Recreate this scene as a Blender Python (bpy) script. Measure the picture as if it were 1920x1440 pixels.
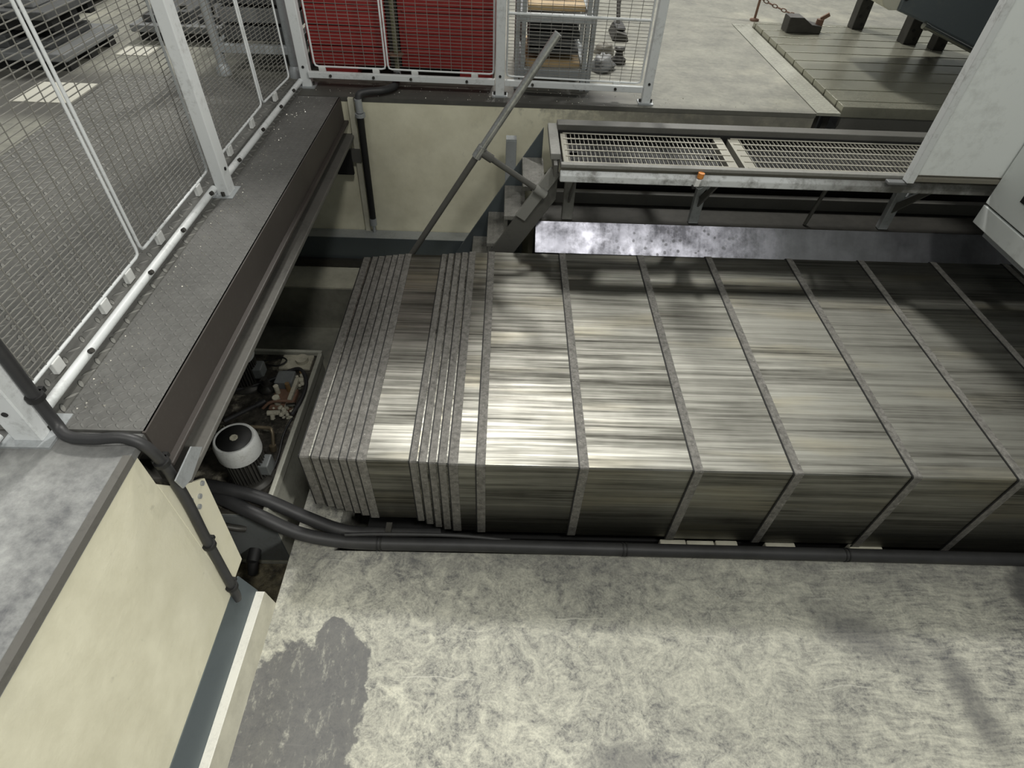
import bpy, math, random
from mathutils import Vector, Matrix
random.seed(7)
scene = bpy.context.scene
for o in list(bpy.data.objects):
    bpy.data.objects.remove(o)
COL = scene.collection
R = math.radians

# ------------------------------------------------------------------ camera
cam = bpy.data.cameras.new('camera'); camo = bpy.data.objects.new('camera', cam); COL.objects.link(camo)
cam.sensor_width = 36; cam.lens = 20.258; cam.clip_start = .02; cam.clip_end = 200
rx = Vector((0.9994452, 0.00345288, 0.03312656)); dn = Vector((0.02566165, -0.71386072, -0.69981737)); fw = Vector((0.02123136, 0.7002792, -0.71355327))
up = -dn; bk = -fw
camo.matrix_world = Matrix(((rx.x, up.x, bk.x, 0), (rx.y, up.y, bk.y, 0), (rx.z, up.z, bk.z, 1.0), (0, 0, 0, 1)))
scene.camera = camo

# ------------------------------------------------------------------ light
w = bpy.data.worlds.new('hall'); scene.world = w; w.use_nodes = True
bg = w.node_tree.nodes['Background']; bg.inputs[0].default_value = (.92, .97, .95, 1); bg.inputs[1].default_value = .18
def lamp(name, loc, power, size, aim, col=(1, .985, .93), size_y=None):
    l = bpy.data.lights.new(name, 'AREA'); l.energy = power; l.color = col
    l.shape = 'RECTANGLE' if size_y else 'DISK'; l.size = size
    if size_y: l.size_y = size_y
    o = bpy.data.objects.new(name, l); COL.objects.link(o); o.location = loc
    d = Vector(aim) - Vector(loc); o.rotation_euler = d.to_track_quat('-Z', 'Y').to_euler()
    return o
lamp('unseen_overhead_lamp', (.15, 6.75, 6.2), 450, .8, (.2, 1.2, -.5))
lamp('unseen_overhead_lamp', (-2.2, -1.6, 6.2), 85, .8, (-.6, 1.4, -.3))
lamp('unseen_overhead_lamp', (1.5, -2.0, 6.2), 110, .8, (.6, 2, -.3))  # unseen lamp added to brighten the splash sheet and sliding door
lamp('unseen_overhead_lamp', (7.4, -4.2, 6.2), 620, 1.4, (-.6, .6, -.5))  # unseen lamp placed to brighten the near left wall more than the floor
lamp('unseen_overhead_lamp', (-4.2, 5.9, 6.2), 90, .8, (-1.5, 3, 0))
lamp('unseen_overhead_lamp', (-.4, 12.2, 6.2), 130, .8, (0, 3, 0))
lamp('unseen_overhead_lamp', (3.9, 12.2, 6.2), 150, .8, (1, 3, 0))
lamp('unseen_overhead_lamp', (5.6, 9.4, 6.2), 150, .8, (2, 3.5, 0))
vs = scene.view_settings
vs.view_transform = 'Standard'; vs.look = 'None'; vs.exposure = 0.0; vs.gamma = 1.0; vs.use_curve_mapping = False

# ------------------------------------------------------------------ node helpers
class NT:
    def __init__(s, name):
        s.m = bpy.data.materials.new(name); s.m.use_nodes = True; s.t = s.m.node_tree; s.b = s.t.nodes['Principled BSDF']
        s.tc = None
    def n(s, typ, **kw):
        nd = s.t.nodes.new(typ)
        for k, v in kw.items(): setattr(nd, k, v)
        return nd
    def link(s, a, b): s.t.links.new(a, b)
    def pos(s):
        if not s.tc: s.tc = s.n('ShaderNodeNewGeometry').outputs['Position']
        return s.tc
    def val(s, sock, v):
        if hasattr(v, 'is_output'): s.link(v, sock)
        elif v is not None: sock.default_value = v
    def mapv(s, scale=(1, 1, 1), loc=(0, 0, 0), rot=(0, 0, 0), vec=None):
        m = s.n('ShaderNodeMapping'); s.link(vec or s.pos(), m.inputs[0])
        m.inputs['Scale'].default_value = scale; m.inputs['Location'].default_value = loc; m.inputs['Rotation'].default_value = rot
        return m.outputs[0]
    def noise(s, scale, detail=4, rough=.55, vec=None, dist=0):
        n = s.n('ShaderNodeTexNoise'); s.link(vec or s.pos(), n.inputs['Vector'])
        n.inputs['Scale'].default_value = scale; n.inputs['Detail'].default_value = detail; n.inputs['Roughness'].default_value = rough
        n.inputs['Distortion'].default_value = dist
        return n.outputs['Fac']
    def voro(s, scale, vec=None, feature='F1'):
        n = s.n('ShaderNodeTexVoronoi', feature=feature); s.link(vec or s.pos(), n.inputs['Vector']); n.inputs['Scale'].default_value = scale
        return n.outputs['Distance']
    def rng(s, v, a, b, c=0., d=1., smooth=False):
        n = s.n('ShaderNodeMapRange'); s.val(n.inputs[0], v)
        if smooth: n.interpolation_type = 'SMOOTHSTEP'
        for i, x in zip((1, 2, 3, 4), (a, b, c, d)): n.inputs[i].default_value = x
        n.clamp = True
        return n.outputs[0]
    def mix(s, f, a, b):
        n = s.n('ShaderNodeMix', data_type='RGBA'); s.val(n.inputs[0], f)
        s.val(n.inputs[6], a if hasattr(a, 'is_output') else (*a, 1)); s.val(n.inputs[7], b if hasattr(b, 'is_output') else (*b, 1))
        return n.outputs[2]
    def math(s, op, a, b=None, c=None):
        n = s.n('ShaderNodeMath', operation=op)
        s.val(n.inputs[0], a)
        if b is not None: s.val(n.inputs[1], b)
        if c is not None: s.val(n.inputs[2], c)
        return n.outputs[0]
    def sep(s, v=None):
        n = s.n('ShaderNodeSeparateXYZ'); s.link(v or s.pos(), n.inputs[0]); return n.outputs
    def blob(s, cx, cy, rx_, ry, soft=.35, warp=None, amt=.0, ang=0):
        """soft elliptical mask on world x/y with a noisy outline"""
        x, y, z = s.sep()
        dx = s.math('SUBTRACT', x, cx); dy = s.math('SUBTRACT', y, cy)
        ca, sa = math.cos(ang), math.sin(ang)
        u = s.math('DIVIDE', s.math('ADD', s.math('MULTIPLY', dx, ca), s.math('MULTIPLY', dy, sa)), rx_)
        v = s.math('DIVIDE', s.math('SUBTRACT', s.math('MULTIPLY', dy, ca), s.math('MULTIPLY', dx, sa)), ry)
        d = s.math('SQRT', s.math('ADD', s.math('MULTIPLY', u, u), s.math('MULTIPLY', v, v)))
        if warp is not None: d = s.math('ADD', d, s.math('MULTIPLY', s.math('SUBTRACT', warp, .5), amt))
        return s.rng(d, 1 - soft, 1 + soft, 1, 0, True)
    def bump(s, h, strength=.3, dist=.01):
        n = s.n('ShaderNodeBump'); s.val(n.inputs['Height'], h); n.inputs['Strength'].default_value = strength; n.inputs['Distance'].default_value = dist
        s.link(n.outputs[0], s.b.inputs['Normal'])
    def out(s, col=None, rough=.6, metal=0., spec=None):
        if col is not None: s.val(s.b.inputs['Base Color'], col if hasattr(col, 'is_output') else (*col, 1))
        s.val(s.b.inputs['Roughness'], rough); s.val(s.b.inputs['Metallic'], metal)
        if spec is not None: s.b.inputs['Specular IOR Level'].default_value = spec
        return s.m
    def studs(s, freq):
        """lozenges of a tread plate, alternately turned"""
        x, y, z = s.sep()
        px = s.math('MULTIPLY', x, freq); py = s.math('MULTIPLY', y, freq)
        fx = s.math('SUBTRACT', s.math('FRACT', px), .5); fy = s.math('SUBTRACT', s.math('FRACT', py), .5)
        ch = s.math('FRACT', s.math('MULTIPLY', s.math('ADD', s.math('FLOOR', px), s.math('FLOOR', py)), .5))
        ch = s.math('GREATER_THAN', ch, .25)
        a = s.math('ADD', fx, fy); b = s.math('SUBTRACT', fx, fy)
        a2 = s.math('MULTIPLY', a, a); b2 = s.math('MULTIPLY', b, b)
        d1 = s.math('ADD', s.math('MULTIPLY', a2, 2.2), s.math('MULTIPLY', b2, 22.))
        d2 = s.math('ADD', s.math('MULTIPLY', a2, 22.), s.math('MULTIPLY', b2, 2.2))
        d = s.math('ADD', s.math('MULTIPLY', d1, ch), s.math('MULTIPLY', d2, s.math('SUBTRACT', 1., ch)))
        return s.rng(d, .45, 1.0, 1, 0, True)

MT = {}
def simple(name, col, rough=.6, metal=0., var=.25, scale=25, bump=.15):
    t = NT(name); n = t.noise(scale, 5, .6)
    n2 = t.noise(scale * .2, 3, .6)
    f = t.math('MULTIPLY_ADD', n2, .5, t.math('MULTIPLY', n, .5))
    a = tuple(c * (1 - var) for c in col); b = tuple(min(1, c * (1 + var)) for c in col)
    c = t.mix(t.rng(f, .32, .68), a, b)
    if bump: t.bump(n, bump, .004)
    MT[name] = t.out(c, rough, metal); return MT[name]

# pit floor: worn cream paint, rubbed through to grey, with dark oil stains
t = NT('worn_pit_floor')
wv = t.noise(2.2, 4, .6)
wx = t.n('ShaderNodeVectorMath', operation='ADD'); t.link(t.pos(), wx.inputs[0])
nw = t.n('ShaderNodeTexNoise'); t.link(t.pos(), nw.inputs['Vector']); nw.inputs['Scale'].default_value = 5
sc = t.n('ShaderNodeVectorMath', operation='SCALE'); t.link(nw.outputs['Color'], sc.inputs[0]); sc.inputs['Scale'].default_value = .07; t.link(sc.outputs[0], wx.inputs[1])
swirl = wx.outputs[0]
sx, sy, sz = t.sep()
side = t.rng(sx, .5, 1.3)
na = t.noise(15, 8, .74, swirl, 1.1); nb = t.noise(46, 6, .7, swirl, 1.8)
scl = t.noise(1, 6, .7, t.mapv((12, 85, 1), rot=(0, 0, .1), vec=swirl)); scr2 = t.noise(1, 6, .72, t.mapv((22, 60, 1), rot=(0, 0, .9), vec=swirl))
iso = t.math('ADD', t.math('MULTIPLY', na, .55), t.math('ADD', t.math('MULTIPLY', nb, .30), t.math('MULTIPLY', scr2, .15)))
lin = t.math('ADD', t.math('MULTIPLY', na, .40), t.math('ADD', t.math('MULTIPLY', nb, .15), t.math('MULTIPLY', scl, .45)))
mixs = t.math('ADD', t.math('MULTIPLY', iso, t.math('SUBTRACT', 1., side)), t.math('MULTIPLY', lin, side))
crack = t.rng(t.voro(58, swirl, 'DISTANCE_TO_EDGE'), .0, .16, 1, 0)
crack = t.math('MULTIPLY', crack, t.rng(t.noise(6, 4, .6), .46, .62))
worn = t.math('MULTIPLY_ADD', t.math('SUBTRACT', wv, .5), .26, mixs)
worn = t.math('MULTIPLY_ADD', crack, .045, worn)
grain = t.noise(170, 4, .75)
worn = t.math('MULTIPLY_ADD', t.math('SUBTRACT', grain, .5), .26, worn)
base = t.mix(t.rng(worn, .40, .62), (.20, .20, .185), (.60, .59, .495))
base = t.mix(t.rng(worn, .30, .44), (.11, .11, .114), base)
lines = t.rng(t.noise(1, 3, .6, t.mapv((1.6, 46, 1), rot=(0, 0, .75), vec=swirl)), .67, .70, 0, .5)
base = t.mix(lines, base, (.64, .63, .55))
edge = t.noise(24, 6, .7); edge2 = t.noise(6, 3, .6)
wrp = t.math('MULTIPLY_ADD', edge2, .6, t.math('MULTIPLY', edge, .4))
wet = t.math('MAXIMUM', t.blob(-.585, .50, .15, .185, .05, wrp, 1.5), t.blob(-.58, .28, .20, .24, .05, wrp, 1.3))
wet = t.math('MAXIMUM', wet, t.blob(-.465, .54, .105, .19, .05, wrp, 1.4))
wet = t.math('MAXIMUM', wet, t.blob(-.50, .69, .055, .07, .05, wrp, 1.2))
scr = t.math('MULTIPLY', wet, t.rng(t.noise(1, 5, .75, t.mapv((40, 16, 1), rot=(0, 0, .7))), .54, .70, .88, .2))
st = t.math('MAXIMUM', t.blob(1.19, .72, .16, .07, .7, wrp, .9, -.45), t.blob(1.44, .53, .045, .15, .7, wrp, .8, .1))
st = t.math('MAXIMUM', st, t.blob(.38, .36, .10, .05, .8, wrp, .9))
st = t.math('MULTIPLY', st, .62)
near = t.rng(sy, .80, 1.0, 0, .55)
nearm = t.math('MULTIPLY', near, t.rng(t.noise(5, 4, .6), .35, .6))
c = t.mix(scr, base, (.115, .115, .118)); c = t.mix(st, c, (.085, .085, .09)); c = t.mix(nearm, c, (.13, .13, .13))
crk = t.math('MULTIPLY', t.blob(1.95, .86, .17, .16, .15, wrp, .8), .8); c = t.mix(crk, c, (.06, .06, .062))
t.bump(worn, .15, .004)
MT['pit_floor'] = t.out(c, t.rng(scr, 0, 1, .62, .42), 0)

# painted pit wall
def wallmat(name, dirt_right):
    t = NT(name); n = t.noise(7, 6, .6); n2 = t.noise(60, 3, .6)
    c = t.mix(t.rng(n, .3, .7), (.64, .61, .46), (.80, .77, .60)); c = t.mix(t.rng(t.noise(2.2, 5, .65), .52, .70, 0, .28), c, (.45, .43, .34))
    x, y, z = t.sep()
    if dirt_right:
        g = t.math('MULTIPLY', t.rng(x, .20, .75), t.rng(t.noise(9, 6, .65), .25, .55, .55, 1))
        c = t.mix(t.math('MULTIPLY', g, .86), c, (.105, .10, .085))
        g2 = t.math('MULTIPLY', t.rng(z, -.14, .0, 0, .75), t.rng(t.math('ADD', t.noise(11, 5, .7), t.rng(x, -.4, .6, -.2, .14)), .46, .62)); c = t.mix(g2, c, (.17, .165, .145))
    else:
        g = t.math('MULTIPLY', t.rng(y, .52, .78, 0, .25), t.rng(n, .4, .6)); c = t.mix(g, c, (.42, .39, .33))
    spots = t.rng(t.noise(22, 3, .6), .67, .76, 0, .28); c = t.mix(spots, c, (.27, .255, .20))
    t.bump(t.math('MULTIPLY_ADD', n2, .3, n), .35, .006)
    MT[name] = t.out(c, .72)
wallmat('painted_wall', False); wallmat('painted_back_wall', True)

# hall floor concrete
t = NT('hall_concrete'); x, y, z = t.sep()
n = t.noise(5, 7, .65); n2 = t.noise(38, 4, .65); wv = t.noise(1.6, 5, .6)
f = t.math('MULTIPLY_ADD', n2, .35, t.math('MULTIPLY', n, .65))
c = t.mix(t.rng(f, .34, .66), (.12, .119, .103), (.255, .252, .208))
c = t.mix(t.rng(wv, .55, .72, 0, .55), c, (.47, .45, .35))
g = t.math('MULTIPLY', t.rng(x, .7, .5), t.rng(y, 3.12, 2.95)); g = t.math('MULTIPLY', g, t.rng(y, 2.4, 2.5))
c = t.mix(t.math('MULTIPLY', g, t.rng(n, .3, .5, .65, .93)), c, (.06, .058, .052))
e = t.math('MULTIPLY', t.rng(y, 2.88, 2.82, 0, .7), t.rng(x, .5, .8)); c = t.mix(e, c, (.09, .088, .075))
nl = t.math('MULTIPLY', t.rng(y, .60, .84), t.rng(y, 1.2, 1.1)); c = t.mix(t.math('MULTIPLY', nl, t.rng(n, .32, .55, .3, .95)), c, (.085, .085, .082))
t.bump(f, .3, .006); MT['concrete'] = t.out(c, .68)

t = NT('near_ledge_concrete'); n = t.noise(4.5, 6, .65); n2 = t.noise(34, 4, .7); x, y, z = t.sep()
f = t.math('MULTIPLY_ADD', n2, .4, t.math('MULTIPLY', n, .6))
c = t.mix(t.rng(f, .36, .64), (.11, .113, .117), (.40, .405, .39))
nl = t.math('MULTIPLY', t.rng(y, .66, .80), t.rng(n, .3, .5, .3, .9)); c = t.mix(nl, c, (.085, .085, .082))
t.bump(f, .25, .004); MT['ledge'] = t.out(c, .7)

t = NT('pit_concrete'); n = t.noise(6, 6, .65); x, y, z = t.sep()
c = t.mix(t.rng(n, .3, .7), (.15, .15, .13), (.33, .325, .265)); t.bump(n, .3, .01); MT['pit_concrete'] = t.out(c, .75)
t = NT('pit_kerb'); n = t.noise(9, 6, .65)
c = t.mix(t.rng(n, .3, .7), (.40, .385, .31), (.60, .58, .47)); t.bump(n, .2, .005); MT['kerb'] = t.out(c, .7)
t = NT('oily_dirt'); n = t.noise(22, 6, .7)
c = t.mix(t.rng(n, .35, .65), (.035, .03, .02), (.20, .175, .11)); t.bump(n, .6, .02); MT['dirt'] = t.out(c, .5)

# tread plate
def tread(name, freq, lo, hi, rough, metal=.0, st=.6, ink=.22):
    t = NT(name); s_ = t.studs(freq); n = t.noise(6, 6, .65); n2 = t.noise(45, 4, .7)
    f = t.math('MULTIPLY_ADD', n2, .45, t.math('MULTIPLY', n, .55))
    c = t.mix(t.rng(f, .33, .67), lo, hi)
    c = t.mix(t.math('MULTIPLY', s_, ink), c, tuple(min(1, v * 1.7) for v in hi))
    t.bump(s_, st, .004); MT[name] = t.out(c, rough, metal)
tread('tread_beam', 52, (.085, .084, .078), (.15, .149, .14), .62)
tread('tread_floor', 26, (.075, .074, .067), (.15, .148, .135), .55, st=1.0, ink=.65)
tread('tread_step', 60, (.12, .117, .105), (.25, .245, .22), .6)
tread('tread_gutter', 34, (.17, .17, .14), (.30, .30, .25), .55)

# brushed cover plates: streaks run with the travel
def brushed(name, lo, hi, rlo, rhi, hue=(1, 1, 1)):
    t = NT(name)
    oi = t.n('ShaderNodeObjectInfo').outputs['Random']
    off = t.n('ShaderNodeCombineXYZ'); t.link(t.math('MULTIPLY', oi, 37.), off.inputs[1]); t.link(t.math('MULTIPLY', oi, 11.), off.inputs[0])
    ad = t.n('ShaderNodeVectorMath', operation='ADD'); t.link(t.pos(), ad.inputs[0]); t.link(off.outputs[0], ad.inputs[1])
    a = t.noise(1, 5, .65, t.mapv((1.3, 48, 48), vec=ad.outputs[0])); b = t.noise(1, 3, .5, t.mapv((.5, 9, 9), vec=ad.outputs[0]))
    d = t.noise(1, 4, .6, t.mapv((3.2, 150, 150), vec=ad.outputs[0])); e = t.noise(3.2, 4, .6)
    f = t.math('ADD', t.math('ADD', t.math('MULTIPLY', a, .38), t.math('MULTIPLY', b, .27)), t.math('ADD', t.math('MULTIPLY', d, .2), t.math('MULTIPLY', e, .15)))
    k = t.rng(f, .40, .60)
    c = t.mix(k, tuple(v * h for v, h in zip(lo, hue)), tuple(v * h for v, h in zip(hi, hue)))
    warm = t.rng(t.noise(1, 3, .5, t.mapv((1.2, 7, 7), vec=ad.outputs[0])), .54, .66, 0, .55)
    c = t.mix(t.math('MULTIPLY', warm, k), c, (.40, .36, .25))
    r = t.math('MULTIPLY_ADD', k, rlo - rhi, rhi)
    t.bump(d, .08, .002)
    t.b.inputs['Anisotropic'].default_value = .45
    tv = t.n('ShaderNodeCombineXYZ'); tv.inputs[0].default_value = 1.; t.link(tv.outputs[0], t.b.inputs['Tangent'])
    MT[name] = t.out(c, r, 1.0)
brushed('brushed_steel', (.07, .068, .058), (.40, .396, .356), .43, .60)
t = NT('wiper_metal'); n = t.noise(55, 5, .7); n2 = t.noise(160, 3, .7)
c = t.mix(t.rng(n, .35, .65), (.115, .11, .10), (.24, .232, .212)); c = t.mix(t.rng(n2, .64, .72, 0, .6), c, (.70, .68, .62))
t.bump(n, .5, .004); MT['wiper'] = t.out(c, .62, .35)

# galvanised splash sheet with drips and spots
t = NT('spotted_sheet'); x, y, z = t.sep()
n = t.noise(9, 5, .65); dr = t.noise(1, 4, .6, t.mapv((34, 4, 4))); sp = t.voro(34); sp2 = t.voro(75)
c = t.mix(t.rng(t.math('MULTIPLY_ADD', dr, .22, t.math('MULTIPLY', t.noise(7, 6, .7), .78)), .40, .60), (.13, .13, .15), (.58, .58, .66))
spm = t.math('MULTIPLY', t.rng(t.math('ADD', sp, t.math('MULTIPLY', t.math('SUBTRACT', t.noise(30, 2, .5), .5), .5)), .18, .30, 1, 0), t.rng(x, .35, .65)); spm = t.math('MULTIPLY', spm, t.rng(x, 1.2, 1.0))
c = t.mix(t.math('MULTIPLY', spm, .8), c, (.12, .12, .13))
far = t.rng(x, .95, 1.35); c = t.mix(t.math('MULTIPLY', far, .9), c, (.13, .135, .14))
MT['spotted'] = t.out(c, t.rng(n, .3, .7, .34, .55), .85)

# white paint with grime
def paint(name, col, grime=.5, rough=.45, sc=9, amt=(.50, .72), metal=0, gcol=(.20, .195, .175)):
    t = NT(name); n = t.noise(sc, 6, .7); n2 = t.noise(sc * 7, 4, .7)
    f = t.math('MULTIPLY_ADD', n2, .45, t.math('MULTIPLY', n, .55))
    c = t.mix(t.rng(f, amt[0], amt[1], 0, grime), col, gcol); t.bump(n2, .08, .002)
    MT[name] = t.out(c, rough, metal)
paint('white_paint', (.66, .68, .68), .6, .45, 9, (.52, .72))
t = NT('grimy_white'); n = t.noise(13, 6, .7); x, y, z = t.sep()
c = t.mix(t.rng(n, .50, .68, 0, .8), (.70, .72, .72), (.16, .155, .14)); c = t.mix(t.math('MULTIPLY', t.rng(x, 1.15, 1.55), t.rng(n, .3, .5, .7, .95)), c, (.10, .097, .085)); MT['grimy_white'] = t.out(c, .45)
paint('mesh_wire', (.20, .195, .175), .5, .5, 30)
paint('white_clip', (.70, .71, .69), .3)
paint('enclosure_paint', (.76, .79, .775), .38, .42, 3.2, (.53, .74))
paint('machine_grey', (.085, .10, .108), .3, .45, 8)
paint('machine_cream', (.50, .49, .41), .4, .5, 8)
paint('cabinet_red', (.30, .026, .024), .35, .5, 12, gcol=(.14, .015, .014))
paint('galvanised', (.40, .42, .43), .55, .5, 14, metal=.35, gcol=(.17, .17, .165))
paint('motor_grey', (.50, .51, .50), .6, .5, 22, gcol=(.22, .20, .16))
paint('tank_paint', (.135, .145, .145), .5, .5, 12, gcol=(.06, .055, .045))
paint('tank_side', (.42, .42, .36), .6, .5, 9, gcol=(.13, .125, .095))
t = NT('tank_top'); n = t.noise(9, 6, .7); n2 = t.noise(30, 5, .7)
c = t.mix(t.rng(n2, .35, .65), (.016, .015, .013), (.085, .078, .064)); c = t.mix(t.rng(n, .56, .66, 0, .85), c, (.30, .28, .22)); t.bump(n2, .4, .006); MT['tank_top'] = t.out(c, .4)
paint('cream_residue', (.46, .44, .35), .8, .6, 26, gcol=(.10, .09, .07))
paint('blue_steel', (.135, .16, .172), .4, .45, 7, metal=.55, gcol=(.10, .12, .13))
paint('rim_steel', (.74, .73, .66), .35, .5, 20)
paint('beam_brown', (.052, .044, .039), .5, .6, 14, gcol=(.075, .07, .062))
paint('beam_grey', (.125, .12, .108), .7, .6, 10, gcol=(.06, .058, .052))
paint('dark_steel', (.10, .098, .088), .5, .55, 14, gcol=(.05, .048, .042))
paint('rail_grime', (.165, .155, .125), .6, .6, 12, gcol=(.07, .066, .055))
paint('step_steel', (.25, .248, .228), .6, .55, 14, gcol=(.10, .098, .085))
paint('grating_top', (.52, .50, .43), .6, .5, 40, metal=.2, gcol=(.25, .235, .19))
paint('grating_bar', (.30, .29, .245), .5, .5, 30, metal=.3)
paint('rail_pipe', (.55, .56, .55), .6, .28, 16, (.45, .7), metal=.8, gcol=(.12, .115, .10))
paint('table_iron', (.34, .335, .27), .45, .26, 4, metal=.55, gcol=(.13, .128, .105))
paint('pallet_dark', (.055, .057, .058), .5, .55, 8, gcol=(.12, .118, .105))
paint('plate_grey', (.16, .165, .165), .6, .5, 8, gcol=(.06, .06, .06))
paint('wood', (.44, .315, .165), .4, .65, 14, gcol=(.27, .19, .10))
paint('yellow_wood', (.52, .43, .20), .4, .6, 10, gcol=(.28, .23, .12))
paint('paper', (.46, .45, .39), .15, .7, 9)
paint('brass', (.36, .24, .12), .6, .45, 20, metal=.6, gcol=(.15, .05, .03))
simple('rubber', (.030, .030, .031), .50, 0, .35, 18, .1)
simple('black', (.010, .010, .010), .6, 0, .3, 18, .1)
simple('dark_iron', (.045, .043, .038), .5, .3, .3, 30, .2)
simple('copper_pipe', (.23, .19, .13), .4, .6, .3, 30, .1)
simple('rust', (.15, .085, .055), .75, 0, .4, 30, .2)
simple('orange', (.75, .28, .06), .4, 0, .2, 30, 0)
simple('plastic_white', (.80, .80, .78), .4, 0, .05, 30, 0)
simple('chip_metal', (.75, .72, .64), .35, .8, .2, 60, 0)
simple('chrome', (.62, .62, .58), .18, 1, .1, 20, 0)
simple('olive', (.16, .155, .09), .6, 0, .3, 30, .1)

# ------------------------------------------------------------------ mesh helpers
class MB:
    def __init__(s): s.v = []; s.f = []; s.smooth = []
    def add(s, vs, fs, sm=False):
        b = len(s.v); s.v += [tuple(v) for v in vs]; s.f += [tuple(i + b for i in f) for f in fs]; s.smooth += [sm] * len(fs); return s
    def box(s, x0, x1, y0, y1, z0, z1):
        return s.add([(x0, y0, z0), (x1, y0, z0), (x1, y1, z0), (x0, y1, z0), (x0, y0, z1), (x1, y0, z1), (x1, y1, z1), (x0, y1, z1)],
                     [(3, 2, 1, 0), (4, 5, 6, 7), (0, 1, 5, 4), (1, 2, 6, 5), (2, 3, 7, 6), (3, 0, 4, 7)])
    def prism(s, poly, axis, a, b):
        """polygon in the two other axes, extruded along axis from a to b"""
        n = len(poly)
        def P(u, v, h): return {'x': (h, u, v), 'y': (u, h, v), 'z': (u, v, h)}[axis]
        vs = [P(u, v, a) for u, v in poly] + [P(u, v, b) for u, v in poly]
        ar = sum(poly[i][0] * poly[(i + 1) % n][1] - poly[(i + 1) % n][0] * poly[i][1] for i in range(n))
        flip = (ar > 0) ^ (axis == 'y') ^ (b < a)
        fs = [tuple(range(n)), tuple(range(2 * n - 1, n - 1, -1))] + [(i + n, (i + 1) % n + n, (i + 1) % n, i) for i in range(n)]
        if flip: fs = [tuple(reversed(f)) for f in fs]
        fs = [tuple(reversed(f)) for f in fs]
        fs = [tuple(reversed(f)) for f in fs]
        return s.add(vs, fs)
    def cyl(s, p, q, r, n=16, r2=None, caps=True, sm=True):
        p = Vector(p); q = Vector(q); d = (q - p).normalized(); r2 = r if r2 is None else r2
        a = Vector((0, 0, 1)) if abs(d.z) < .9 else Vector((1, 0, 0)); u = d.cross(a).normalized(); v = d.cross(u)
        vs = []
        for i in range(n):
            t_ = 2 * math.pi * (i + .5) / n; e = u * math.cos(t_) + v * math.sin(t_)
            vs.append(p + e * r); vs.append(q + e * r2)
        s.add(vs, [(2 * i, 2 * ((i + 1) % n), 2 * ((i + 1) % n) + 1, 2 * i + 1) for i in range(n)], sm and n > 5)
        if caps:
            s.add([vs[2 * i] for i in range(n)], [tuple(range(n - 1, -1, -1))]); s.add([vs[2 * i + 1] for i in range(n)], [tuple(range(n))])
        return s
    def tube(s, pts, r, n=12, sub=8):
        P = [Vector(p) for p in pts]; Q = []
        if sub > 1 and len(P) > 2:
            E = [2 * P[0] - P[1]] + P + [2 * P[-1] - P[-2]]
            for i in range(1, len(E) - 2):
                for k in range(sub):
                    t_ = k / sub; a, b, c, d = E[i - 1:i + 3]
                    Q.append(.5 * ((2 * b) + (c - a) * t_ + (2 * a - 5 * b + 4 * c - d) * t_ ** 2 + (3 * b - a - 3 * c + d) * t_ ** 3))
            Q.append(P[-1])
        else: Q = P
        vs = []; prev = None
        for i, q in enumerate(Q):
            d = (Q[min(i + 1, len(Q) - 1)] - Q[max(i - 1, 0)]).normalized()
            if prev is None:
                a = Vector((0, 0, 1)) if abs(d.z) < .9 else Vector((1, 0, 0)); u = d.cross(a).normalized()
            else: u = (prev - d * prev.dot(d)).normalized()
            prev = u; v = d.cross(u)
            vs += [q + (u * math.cos(2 * math.pi * j / n) + v * math.sin(2 * math.pi * j / n)) * r for j in range(n)]
        m = len(Q)
        s.add(vs, [(i * n + j, i * n + (j + 1) % n, (i + 1) * n + (j + 1) % n, (i + 1) * n + j) for i in range(m - 1) for j in range(n)], True)
        s.add(vs[:n], [tuple(range(n - 1, -1, -1))]); s.add(vs[-n:], [tuple(range(n))]); return s
    def lathe(s, prof, c, n=28, sm=True):
        """profile of (radius, height) turned about the vertical through c"""
        vs = [(c[0] + r * math.cos(2 * math.pi * j / n), c[1] + r * math.sin(2 * math.pi * j / n), c[2] + h) for r, h in prof for j in range(n)]
        s.add(vs, [(i * n + j, i * n + (j + 1) % n, (i + 1) * n + (j + 1) % n, (i + 1) * n + j) for i in range(len(prof) - 1) for j in range(n)], sm)
        s.add(vs[-n:], [tuple(range(n))]); s.add(vs[:n], [tuple(range(n - 1, -1, -1))]); return s
    def obar(s, p, q, wd, th, upv=(0, 0, 1)):
        """rectangular bar from p to q, wd across, th along upv"""
        p = Vector(p); q = Vector(q); d = (q - p).normalized(); u = d.cross(Vector(upv)).normalized(); v = u.cross(d)
        vs = [b + u * i * wd / 2 + v * j * th / 2 for b in (p, q) for i, j in ((-1, -1), (1, -1), (1, 1), (-1, 1))]
        return s.add(vs, [(0, 1, 2, 3), (7, 6, 5, 4), (4, 5, 1, 0), (5, 6, 2, 1), (6, 7, 3, 2), (7, 4, 0, 3)])
    def build(s, name, mat, parent=None, bev=0., kind=None, label=None):
        root = parent
        off = Vector((0, 0, 0))
        while root is not None:
            off += Vector(root.location); root = root.parent
        me = bpy.data.meshes.new(name)
        me.from_pydata([(v[0] - off.x, v[1] - off.y, v[2] - off.z) for v in s.v], [], s.f); me.update()
        me.polygons.foreach_set('use_smooth', s.smooth)
        me.materials.append(MT[mat])
        o = bpy.data.objects.new(name, me); COL.objects.link(o); o.parent = parent
        if bev:
            b = o.modifiers.new('edge', 'BEVEL'); b.width = bev; b.segments = 2; b.limit_method = 'ANGLE'; b.angle_limit = R(40)
        if kind: o['kind'] = kind
        if label: o['label'] = label
        return o
def thing(name, label, cat, loc, group=None):
    o = bpy.data.objects.new(name, None); COL.objects.link(o); o.location = loc; o.empty_display_size = .05
    o['label'] = label; o['category'] = cat
    if group: o['group'] = group
    return o
def tag(o, label, cat, group=None):
    o['label'] = label; o['category'] = cat
    if group: o['group'] = group
    return o
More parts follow.
